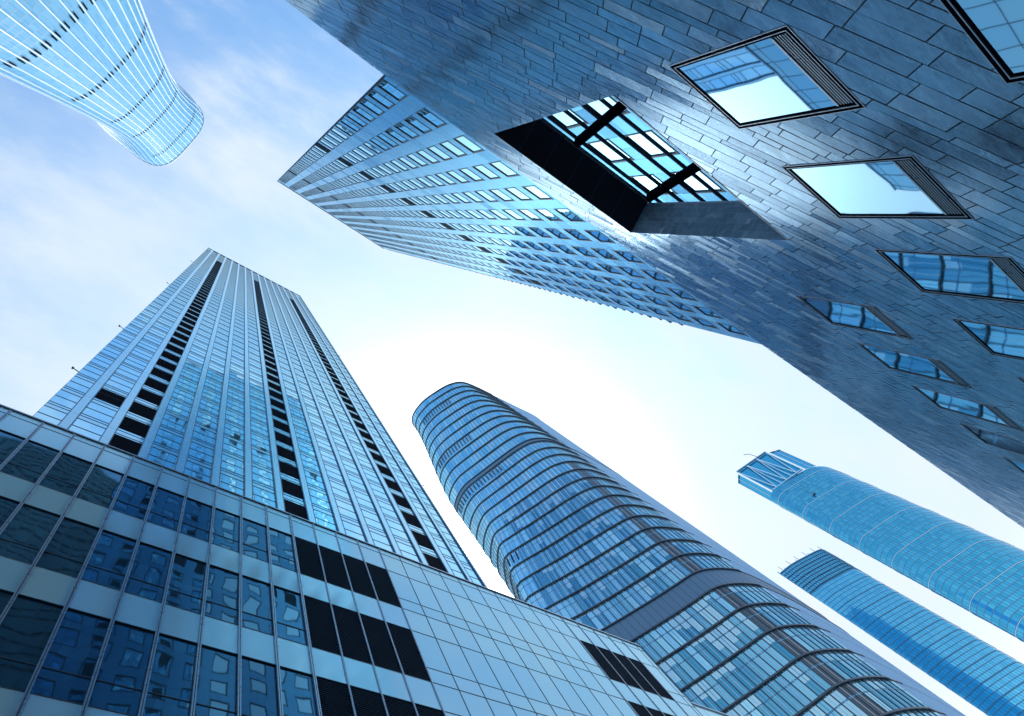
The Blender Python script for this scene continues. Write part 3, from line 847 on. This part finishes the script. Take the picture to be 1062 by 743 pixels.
for zi, (za, zb) in enumerate(zip(allz, allz[1:])):
    A, B = sec2(za), sec2(zb); NA, NBm = normals2(A), normals2(B)
    belt = abs(za - belt_lo[0]) < .01 or abs(za - belt_hi[0]) < .01
    for i in range(NS):
        pts = [P3(A[i], za), P3(A[i + 1], za), P3(B[i + 1], zb), P3(B[i], zb)]
        x_, dx = i, 1
        if i >= SIDE and not belt:
            zc = za + (zb - za) * .93
            sidepts = pts
            side.poly(pts, 'clad2')
            d = (A[i + 1] - A[i]).normalized() * .10
            side.poly([P3(A[i] - d, za, NA[i], .04), P3(A[i] + d, za, NA[i], .04), P3(B[i] + d, zb, NBm[i], .04), P3(B[i] - d, zb, NBm[i], .04)], 'line3')
            if i % 1 == 0:
                a1 = B[i].lerp(B[i + 1], .15); a2 = B[i].lerp(B[i + 1], .85)
                side.poly([P3(a1, zb - 1.6, NA[i], .06), P3(a2, zb - 1.6, NA[i], .06), P3(a2, zb - .5, NBm[i], .06), P3(a1, zb - .5, NBm[i], .06)], 'dkline')
        else:
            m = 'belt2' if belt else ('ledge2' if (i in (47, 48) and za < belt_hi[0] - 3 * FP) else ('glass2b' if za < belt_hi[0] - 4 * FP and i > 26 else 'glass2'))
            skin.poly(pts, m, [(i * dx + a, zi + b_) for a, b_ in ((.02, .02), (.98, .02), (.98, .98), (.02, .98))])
            if belt:
                d = (A[i + 1] - A[i]).normalized() * .14
                mul.poly([P3(A[i] - d, za, NA[i], .05), P3(A[i] + d, za, NA[i], .05), P3(B[i] + d, zb, NBm[i], .05), P3(B[i] - d, zb, NBm[i], .05)], 'ledge2')
            if not belt:
                w = .10 * G2
                mul.poly([P3(A[i], za, NA[i], .22), P3(A[i], za, NA[i], -.02), P3(B[i], zb, NBm[i], -.02), P3(B[i], zb, NBm[i], .22)], 'line3')
                d = (A[i + 1] - A[i]).normalized() * w; d2 = (B[i + 1] - B[i]).normalized() * w
                mul.poly([P3(A[i] - d, za, NA[i], .3), P3(A[i] + d, za, NA[i], .3), P3(B[i] + d2, zb, NBm[i], .3), P3(B[i] - d2, zb, NBm[i], .3)], 'ledge2' if i > 30 else 'line3')
                if za < belt_hi[0]:
                    m1, m2 = A[i].lerp(A[i + 1], .47), A[i].lerp(A[i + 1], .53); m3, m4 = B[i].lerp(B[i + 1], .53), B[i].lerp(B[i + 1], .47)
                    mul.poly([P3(m1, za, NA[i], .12), P3(m2, za, NA[i], .12), P3(m3, zb, NBm[i], .12), P3(m4, zb, NBm[i], .12)], 'band3' if (i * 7 + zi * 3) % 5 else 'line3')
                # a pale inner frame line half way up the lights
                if za < belt_hi[0] and i > 18:
                    f1, f2 = .62, .66
                    q1 = [A[j].lerp(B[j], f1) for j in (i, i + 1)]; q2 = [A[j].lerp(B[j], f2) for j in (i, i + 1)]
                    mul.poly([P3(q1[0], za + (zb - za) * f1, NA[i], .05), P3(q1[1], za + (zb - za) * f1, NA[i], .05), P3(q2[1], za + (zb - za) * f2, NA[i], .05), P3(q2[0], za + (zb - za) * f2, NA[i], .05)], 'line3')
P2(skin.build('glass_skin')); P2(mul.build('mullions')); P2(side.build('side_cladding'))
# back and roof
bkp = [s.copy() for s in s1]
q = MB()
back = [(.59 * H2, .16 * H2), (.55 * H2, .20 * H2)]
ring0 = [(p.x, p.y, CAMZ) for p in s3] + [(x, y, CAMZ) for x, y in back]
ringT = [(p.x, p.y, H2 + CAMZ) for p in s1] + [(x, y, H2 + CAMZ) for x, y in back]
q.poly(ringT, 'roof')
n = len(ring0)
for i in range(NS, n): q.poly([ring0[i], ring0[(i + 1) % n], ringT[(i + 1) % n], ringT[i]], 'clad2')
P2(q.build('back_wall'))
for z in zf + [H2, belt_lo[0], belt_lo[1], belt_hi[0], belt_hi[1]]:
    S = sec2(z); Nn = normals2(S); q = MB(); dep = 1.1
    for i in range(NS):
        if i >= SIDE + 2 and z not in (H2, belt_lo[0], belt_lo[1], belt_hi[1]): continue
        dd = dep * (1 if i < SIDE else .3) * (min(1.0, .10 + i / 36))
        de = dep * (1 if i + 1 < SIDE else .3) * (min(1.0, .10 + (i + 1) / 36))
        a, b_ = S[i], S[i + 1]; t = .28 + .55 * min(1, i / 45)
        t *= .85; lo = z - t; hi = z + t * .4
        q.poly([P3(a, lo, Nn[i], 0), P3(b_, lo, Nn[i + 1], 0), P3(b_, lo, Nn[i + 1], de), P3(a, lo, Nn[i], dd)], 'ledge2')
        q.poly([P3(a, lo, Nn[i], dd), P3(b_, lo, Nn[i + 1], de), P3(b_, hi, Nn[i + 1], de), P3(a, hi, Nn[i], dd)], 'ledge2')
        q.poly([P3(a, hi, Nn[i], dd), P3(b_, hi, Nn[i + 1], de), P3(b_, hi, Nn[i + 1], 0), P3(a, hi, Nn[i], 0)], 'belt2')
    P2(q.build('floor_ledge'))
# rows of small opened vents
for (zc, i0, i1) in ((.925 * H2, 22, 34), (.80 * H2, 20, 33), (.705 * H2, 18, 34), (.50 * H2, 20, 27)):
    zc = min(zf, key=lambda q_: abs(q_ - zc)) + FP * .25
    S = sec2(zc); T_ = sec2(zc + FP * .55); Nn = normals2(S)
    q = MB()
    for i in range(i0, i1):
        a1 = S[i].lerp(S[i + 1], .32); a2 = S[i].lerp(S[i + 1], .62); b1_ = T_[i].lerp(T_[i + 1], .32); b2_ = T_[i].lerp(T_[i + 1], .62)
        q.poly([P3(a1, zc, Nn[i], .4), P3(a2, zc, Nn[i], .4), P3(b2_, zc + FP * .55, Nn[i], .4), P3(b1_, zc + FP * .55, Nn[i], .4)], 'louver1')
    P2(q.build('vent_row'))

# ------------------------------------------------------------------ prism tower helper (right, far)
def far_tower(root, off, plan, S, H, grow, glassm, fl, cols, band_every, bandm, linem, bandw=.5, zcap=None):
    pts = resample([(x * S, y * S, 0) for x, y in plan], cols)
    cx = sum(p.x for p in pts) / len(pts); cy = sum(p.y for p in pts) / len(pts); C = Vector((cx, cy, 0))
    def sec(z): return [C + (p - C) * (1 + grow * (1 - z / H)) for p in pts]
    sk = MB(); ln = MB(); nf = int(H / fl)
    bands = []
    for f_ in range(nf):
        za, zb = H * f_ / nf, H * (f_ + 1) / nf
        A, B = sec(za), sec(zb); NA = normals2(A)
        for i in range(cols):
            sk.poly([P3(A[i], za), P3(A[i + 1], za), P3(B[i + 1], zb), P3(B[i], zb)], glassm, [(i + a, f_ + b_) for a, b_ in ((.02, .02), (.98, .02), (.98, .98), (.02, .98))])
            ln.poly([P3(A[i], za, NA[i], .12), P3(A[i + 1], za, NA[i + 1], .12), P3(A[i + 1].lerp(B[i + 1], .14), za + (zb - za) * .14, NA[i + 1], .12), P3(A[i].lerp(B[i], .14), za + (zb - za) * .14, NA[i], .12)], linem)
    A, B = sec(0), sec(H); NA = normals2(A)
    for i in range(cols + 1):
        d = (A[min(i + 1, cols)] - A[max(i - 1, 0)]).normalized() * .16
        ln.poly([P3(A[i] - d, 0, NA[i], .2), P3(A[i] + d, 0, NA[i], .2), P3(B[i] + d, H, NA[i], .2), P3(B[i] - d, H, NA[i], .2)], linem)
    # back
    bp = [B[0] + Vector((S * .10, 0, 0)), B[-1] + Vector((S * .06, .0, 0))]
    n0 = (A[0] + Vector((S * .10, 0, 0)), A[-1] + Vector((S * .06, 0, 0)))
    sk.poly([P3(p, H) for p in B] + [P3(bp[1], H), P3(bp[0], H)], 'roof')
    sk.poly([P3(A[-1], 0), P3(n0[1], 0), P3(bp[1], H), P3(B[-1], H)], glassm); sk.poly([P3(n0[1], 0), P3(n0[0], 0), P3(bp[0], H), P3(bp[1], H)], glassm); sk.poly([P3(n0[0], 0), P3(A[0], 0), P3(B[0], H), P3(bp[0], H)], glassm)
    for o in (sk.build('glass_skin', root), ln.build('mullions', root)): o.location = -off
    for f_ in range(band_every, nf + 1, band_every):
        z = H * f_ / nf; Sx = sec(z); Nn = normals2(Sx); q = MB()
        for i in range(cols):
            a, b_ = Sx[i], Sx[i + 1]
            q.poly([P3(a, z - bandw, Nn[i], .5), P3(b_, z - bandw, Nn[i + 1], .5), P3(b_, z, Nn[i + 1], .5), P3(a, z, Nn[i], .5)], bandm)
            q.poly([P3(a, z - bandw, Nn[i], .0), P3(b_, z - bandw, Nn[i + 1], .0), P3(b_, z - bandw, Nn[i + 1], .5), P3(a, z - bandw, Nn[i], .5)], bandm)
        o = q.build('floor_band', root); o.location = -off
    return sec

# tallest far tower with open crown
S3 = 830.0
O3 = Vector((1.2 * S3, -.07 * S3, 0))
t3 = empty('crowned_tower', O3, 'far blue glass tower with a pale banded facade and open braced crown', 'building')
plan3 = [(1.19, -.0105), (1.145, -.0095), (1.114, -.0098), (1.1035, -.0165), (1.1005, -.0300), (1.1066, -.0424), (1.1448, -.0925), (1.158, -.1067), (1.178, -.1198), (1.207, -.1305), (1.25, -.136)]
sec3 = far_tower(t3, O3, plan3, S3, S3, .085, 'glass3', 9.0, 56, 6, 'band3', 'line3', .75)
zc0, zc1 = S3, S3 * 1.108
cr = [((1.1005, -.0300), (1.1448, -.0965)), ]
def V3(p, z, dx=0, dy=0): return (p[0] * S3 + dx, p[1] * S3 + dy, z + CAMZ)
F0, F1 = (1.1005, -.0295), (1.1448, -.0985)
q = MB()
q.poly([V3(F0, zc0, 2), V3(F1, zc0, 2), V3(F1, zc1, 2), V3(F0, zc1, 2)], 'glass3')
o = q.build('crown_wall', t3); o.location = -O3
crown = o
def lerp2(a, b_, t): return (a[0] + (b_[0] - a[0]) * t, a[1] + (b_[1] - a[1]) * t)
q = MB()
for i in range(4):
    p = lerp2(F0, F1, i / 3); q.bar(V3(p, zc0, -.6), V3(p, zc1, -.6), 1.15, 'band3')
for i in range(3):
    a = lerp2(F0, F1, i / 3); b_ = lerp2(F0, F1, (i + 1) / 3); m_ = lerp2(F0, F1, (i + .5) / 3)
    q.bar(V3(a, zc1, -.9), V3(m_, zc0, -.9), 1.25, 'band3'); q.bar(V3(m_, zc0, -.9), V3(b_, zc1, -.9), 1.25, 'band3')
q.bar(V3(F0, zc1, -.8), V3(F1, zc1, -.8), 2.4, 'line3'); q.bar(V3(F0, zc0 + 1, -.8), V3(F1, zc0 + 1, -.8), 1.6, 'band3')
o = q.build('crown_brace', crown)
for (a, b_, ta, tb_) in (((1.1142, -.0100), (1.1018, -.0262), .60, 1.0), ((1.172, -.1185), (1.1505, -.1020), .98, 1.0)):
    q = MB(); z1_ = zc0 + (zc1 - zc0) * 1.0
    zt = zc1 - 5
    q.poly([V3(a, zc0, .5), V3(b_, zc0, .5), V3(b_, zt, .5), V3(a, zt, .5)], 'glass3')
    for p in (a, lerp2(a, b_, .5), b_): q.bar(V3(p, zc0), V3(p, zt + 1), 1.0, 'band3')
    q.bar(V3(a, zt), V3(b_, zt), 1.8, 'line3')
    o = q.build('crown_corner', t3); o.location = -O3
q = MB(); q.bar(V3(lerp2(F0, F1, .75), zc1), V3(lerp2(F0, F1, .70), zc1 + 18, -4), .8, 'dkline'); q.bar(V3(lerp2(F0, F1, .70), zc1 + 18, -4), V3(lerp2(F0, F1, .60), zc1 + 24, -5), .7, 'dkline'); o = q.build('roof_crane', t3); o.location = -O3
# maintenance cradle hanging on that tower
zc_ = S3 * .925; Sx = sec3(zc_); kk = 26; Nn = normals2(Sx)[kk]; p = Sx[kk] + Vector((Nn.x, Nn.y, 0)) * 1.2
cr_ = empty('maintenance_cradle', (p.x, p.y, zc_ + CAMZ), 'small dark window cleaning cradle hanging on the crowned blue tower', 'cradle')
q = MB(); q.box(-1, 1, -4, 4, -1.4, 1.4, 'dkline'); q.build('basket', cr_)
q = MB(); q.bar((0, 5, 2), (1, 5, 62), .35, 'dkline'); q.bar((0, -5, 2), (1, -5, 62), .35, 'dkline'); q.bar((-2, 6, 0), (-3, 12, 12), .6, 'dkline'); q.build('cable', cr_)

# second far tower with lattice top
S4 = 900.0; O4 = Vector((1.3 * S4, .07 * S4, 0))
t4 = empty('lattice_top_tower', O4, 'far azure glass tower with a ragged lattice top at the lower right', 'building')
plan4 = [(1.30, .119), (1.234, .1142), (1.2523, .0845), (1.287, .045), (1.3114, .0272), (1.3685, .0262)]
cl4 = [(1.30, .1202), (1.250, .1155), (1.2345, .1135), (1.2385, .106), (1.2523, .084), (1.287, .0465), (1.305, .0300), (1.3135, .0270), (1.325, .0262), (1.3685, .0262)]
H4 = S4 * .915
sec4 = far_tower(t4, O4, cl4, S4, H4, .12, 'glass4', 9.4, 44, 3, 'line3', 'line3', .9)
q = MB(); B4 = sec4(H4)
zt = S4 * 1.0
for i in range(0, 45, 1):
    p = B4[i]; e = (random.random() * 12) if i % 3 == 0 else 0
    q.bar(P3(p, H4), (p.x, p.y, zt + CAMZ + e), .8, 'line3')
for k in range(9):
    z = H4 + (zt - H4) * (k + .5) / 8.5
    for i in range(44): q.bar(P3(B4[i], z), P3(B4[i + 1], z), .8 if k % 2 else 1.5, 'line3')
for i in range(2, 40, 4):
    q.bar(P3(B4[i], zt - 2), (B4[i].x - 3, B4[i].y, zt + 12 + CAMZ), .9, 'line3')
o = q.build('top_lattice', t4); o.location = -O4
q = MB()
for i in range(44):
    a, b_ = B4[i] + Vector((1.2, .2, 0)), B4[i + 1] + Vector((1.2, .2, 0)); q.poly([P3(a, H4), P3(b_, H4), P3(b_, zt), P3(a, zt)], 'glass4', [(i + .5, .5)] * 4)
o = q.build('top_screen', t4); o.location = -O4

# ------------------------------------------------------------------ waisted tower with white fins (upper left)
HL = 900.0; CX, CY = -.1465 * HL, -.049 * HL; ROT = math.radians(11.6)
OL = Vector((CX, CY, 0))
tl = empty('waisted_tower', OL, 'pale blue tower with narrow waist, flared top and thin white vertical fins', 'building')
prof = [(0, .060), (.25, .0515), (.40, .0460), (.53, .0425), (.65, .0400), (.74, .0390), (.81, .0400), (.87, .0430), (.92, .0470), (.96, .0493), (1.0, .0500)]
def half(t):
    for (a, ha), (b_, hb) in zip(prof, prof[1:]):
        if t <= b_:
            u = (t - a) / (b_ - a); return ha + (hb - ha) * u
    return prof[-1][1]
NP = 168
def secL(t, n=NP):
    h = half(t) * HL; out = []
    for i in range(n):
        a = 2 * math.pi * i / n + ROT
        # superellipse
        ca, sa = math.cos(a - ROT), math.sin(a - ROT)
        e = 2 / 3.6
        x = math.copysign(abs(ca) ** e, ca) * h; y = math.copysign(abs(sa) ** e, sa) * h
        out.append(Vector((CX + x * math.cos(ROT) - y * math.sin(ROT), CY + x * math.sin(ROT) + y * math.cos(ROT), 0)))
    return out
def equal(sec, n):
    c = sec + [sec[0]]; L = [0]
    for a, b_ in zip(c, c[1:]): L.append(L[-1] + (b_ - a).length)
    out = []; k = 0
    for i in range(n):
        d = L[-1] * i / n
        while L[k + 1] < d: k += 1
        out.append(c[k].lerp(c[k + 1], (d - L[k]) / (L[k + 1] - L[k])))
    return out
NF = 56; SUB = 4; NPn = NF * SUB
zsL = [HL * i / 90 for i in range(91)]
secsL = [equal(secL(z / HL, 720), NPn) for z in zsL]
q = MB(); gl = MB()
for zi in range(90):
    A, B = secsL[zi], secsL[zi + 1]; za, zb = zsL[zi], zsL[zi + 1]
    for i in range(NPn):
        jn = (i + 1) % NPn
        q.poly([P3(A[i], za), P3(A[jn], za), P3(B[jn], zb), P3(B[i], zb)], 'glassL', [(i + a, zi + b_) for a, b_ in ((.02, .02), (.98, .02), (.98, .98), (.02, .98))])
        C = OL
        def outw(p, d): 
            v = (p - C); v.z = 0; v.normalize(); return p + v * d
        gl.poly([P3(outw(A[i], .06), za), P3(outw(A[jn], .06), za), P3(outw(A[jn].lerp(B[jn], .06), .06), za + (zb - za) * .06), P3(outw(A[i].lerp(B[i], .06), .06), za + (zb - za) * .06)], 'clad2')
        if i % SUB:
            t_ = (A[jn] - A[i]).normalized() * .07
            gl.poly([P3(outw(A[i], .07) - t_, za), P3(outw(A[i], .07) + t_, za), P3(outw(B[i], .07) + t_, zb), P3(outw(B[i], .07) - t_, zb)], 'clad2')
q.poly([P3(p, HL) for p in secsL[-1]], 'roof')
o = q.build('glass_skin', tl); o.location = -OL
o = gl.build('mullions', tl); o.location = -OL
for f_ in range(NF):
    i = f_ * SUB; q = MB()
    for zi in range(90):
        A, B = secsL[zi], secsL[zi + 1]; za, zb = zsL[zi], zsL[zi + 1]
        a, b_ = A[i], B[i]; va = (a - OL).normalized(); vb = (b_ - OL).normalized(); ta = (A[(i + 1) % NPn] - A[i - 1]).normalized() * .19
        oa = a + va * .5; ob = b_ + vb * .5
        q.poly([P3(oa - ta, za), P3(oa + ta, za), P3(ob + ta, zb), P3(ob - ta, zb)], 'white')
        q.poly([P3(a - ta, za), P3(oa - ta, za), P3(ob - ta, zb), P3(b_ - ta, zb)], 'white'); q.poly([P3(oa + ta, za), P3(a + ta, za), P3(b_ + ta, zb), P3(ob + ta, zb)], 'white')
    o = q.build('fin', tl); o.location = -OL
for zr_, hh in ((.372, .012), (.505, .010), (.645, .010), (.765, .009), (.905, .009)):
    q = MB(); S_ = equal(secL(zr_, 720), NPn); T_ = equal(secL(zr_ + hh, 720), NPn)
    for f_ in range(NF):
        ang = math.atan2(S_[f_ * SUB].y - CY, S_[f_ * SUB].x - CX)
        if abs(((ang - ROT + math.pi) % (2 * math.pi)) - math.pi) > math.radians(42): continue
        for s in (-1, 1):
            i = f_ * SUB; t_ = (S_[(i + 1) % NPn] - S_[i - 1]).normalized(); v = (S_[i] - OL).normalized(); c = S_[i] + v * .55 + t_ * s * 1.0; d = T_[i] + v * .55 + t_ * s * 1.0
            z0_, z1_ = zr_ * HL, (zr_ + hh) * HL
            q.poly([P3(c - t_ * .36, z0_), P3(c + t_ * .36, z0_), P3(d + t_ * .36, z1_), P3(d - t_ * .36, z1_)], 'black')
    o = q.build('slot_row', tl); o.location = -OL
q = MB(); S_ = secsL[-1]
for i in range(NPn):
    a, b_ = S_[i], S_[(i + 1) % NPn]; va = (a - OL).normalized() * 1.3; vb = (b_ - OL).normalized() * 1.3
    q.poly([P3(a + va, HL - 2.0), P3(b_ + vb, HL - 2.0), P3(b_ + vb, HL + .2), P3(a + va, HL + .2)], 'white'); q.poly([P3(a, HL - 2.0), P3(b_, HL - 2.0), P3(b_ + vb, HL - 2.0), P3(a + va, HL - 2.0)], 'white')
o = q.build('roof_rim', tl); o.location = -OL

# ------------------------------------------------------------------ added dark tower, unseen itself, placed to darken reflections in the glass opposite
O6 = Vector((-20, -115, 0))
t6 = empty('added_reflection_tower', O6, 'added dark tower, unseen directly, standing in for what the podium glass mirrors', 'building')
q = MB(); X0, X1_, Y0, Y1 = -62, 12, -100, -130; Z6 = 352
for i in range(18):
    for k in range(60):
        xa = X0 + (X1_ - X0) * i / 18; xb = X0 + (X1_ - X0) * (i + 1) / 18; za = Z6 * k / 60; zb = Z6 * (k + 1) / 60
        q.poly([(xb - .3, Y0, za + 1.6), (xa + .3, Y0, za + 1.6), (xa + .3, Y0, zb), (xb - .3, Y0, zb)], 'dark6', [(i + a, k + b_) for a, b_ in ((.9, .1), (.1, .1), (.1, .9), (.9, .9))])
o = q.build('window_wall', t6); o.location = -O6
q = MB(); q.box(X0, X1_, Y1, Y0 - .3, 0, Z6, 'ledge2'); o = q.build('frame', t6); o.location = -O6
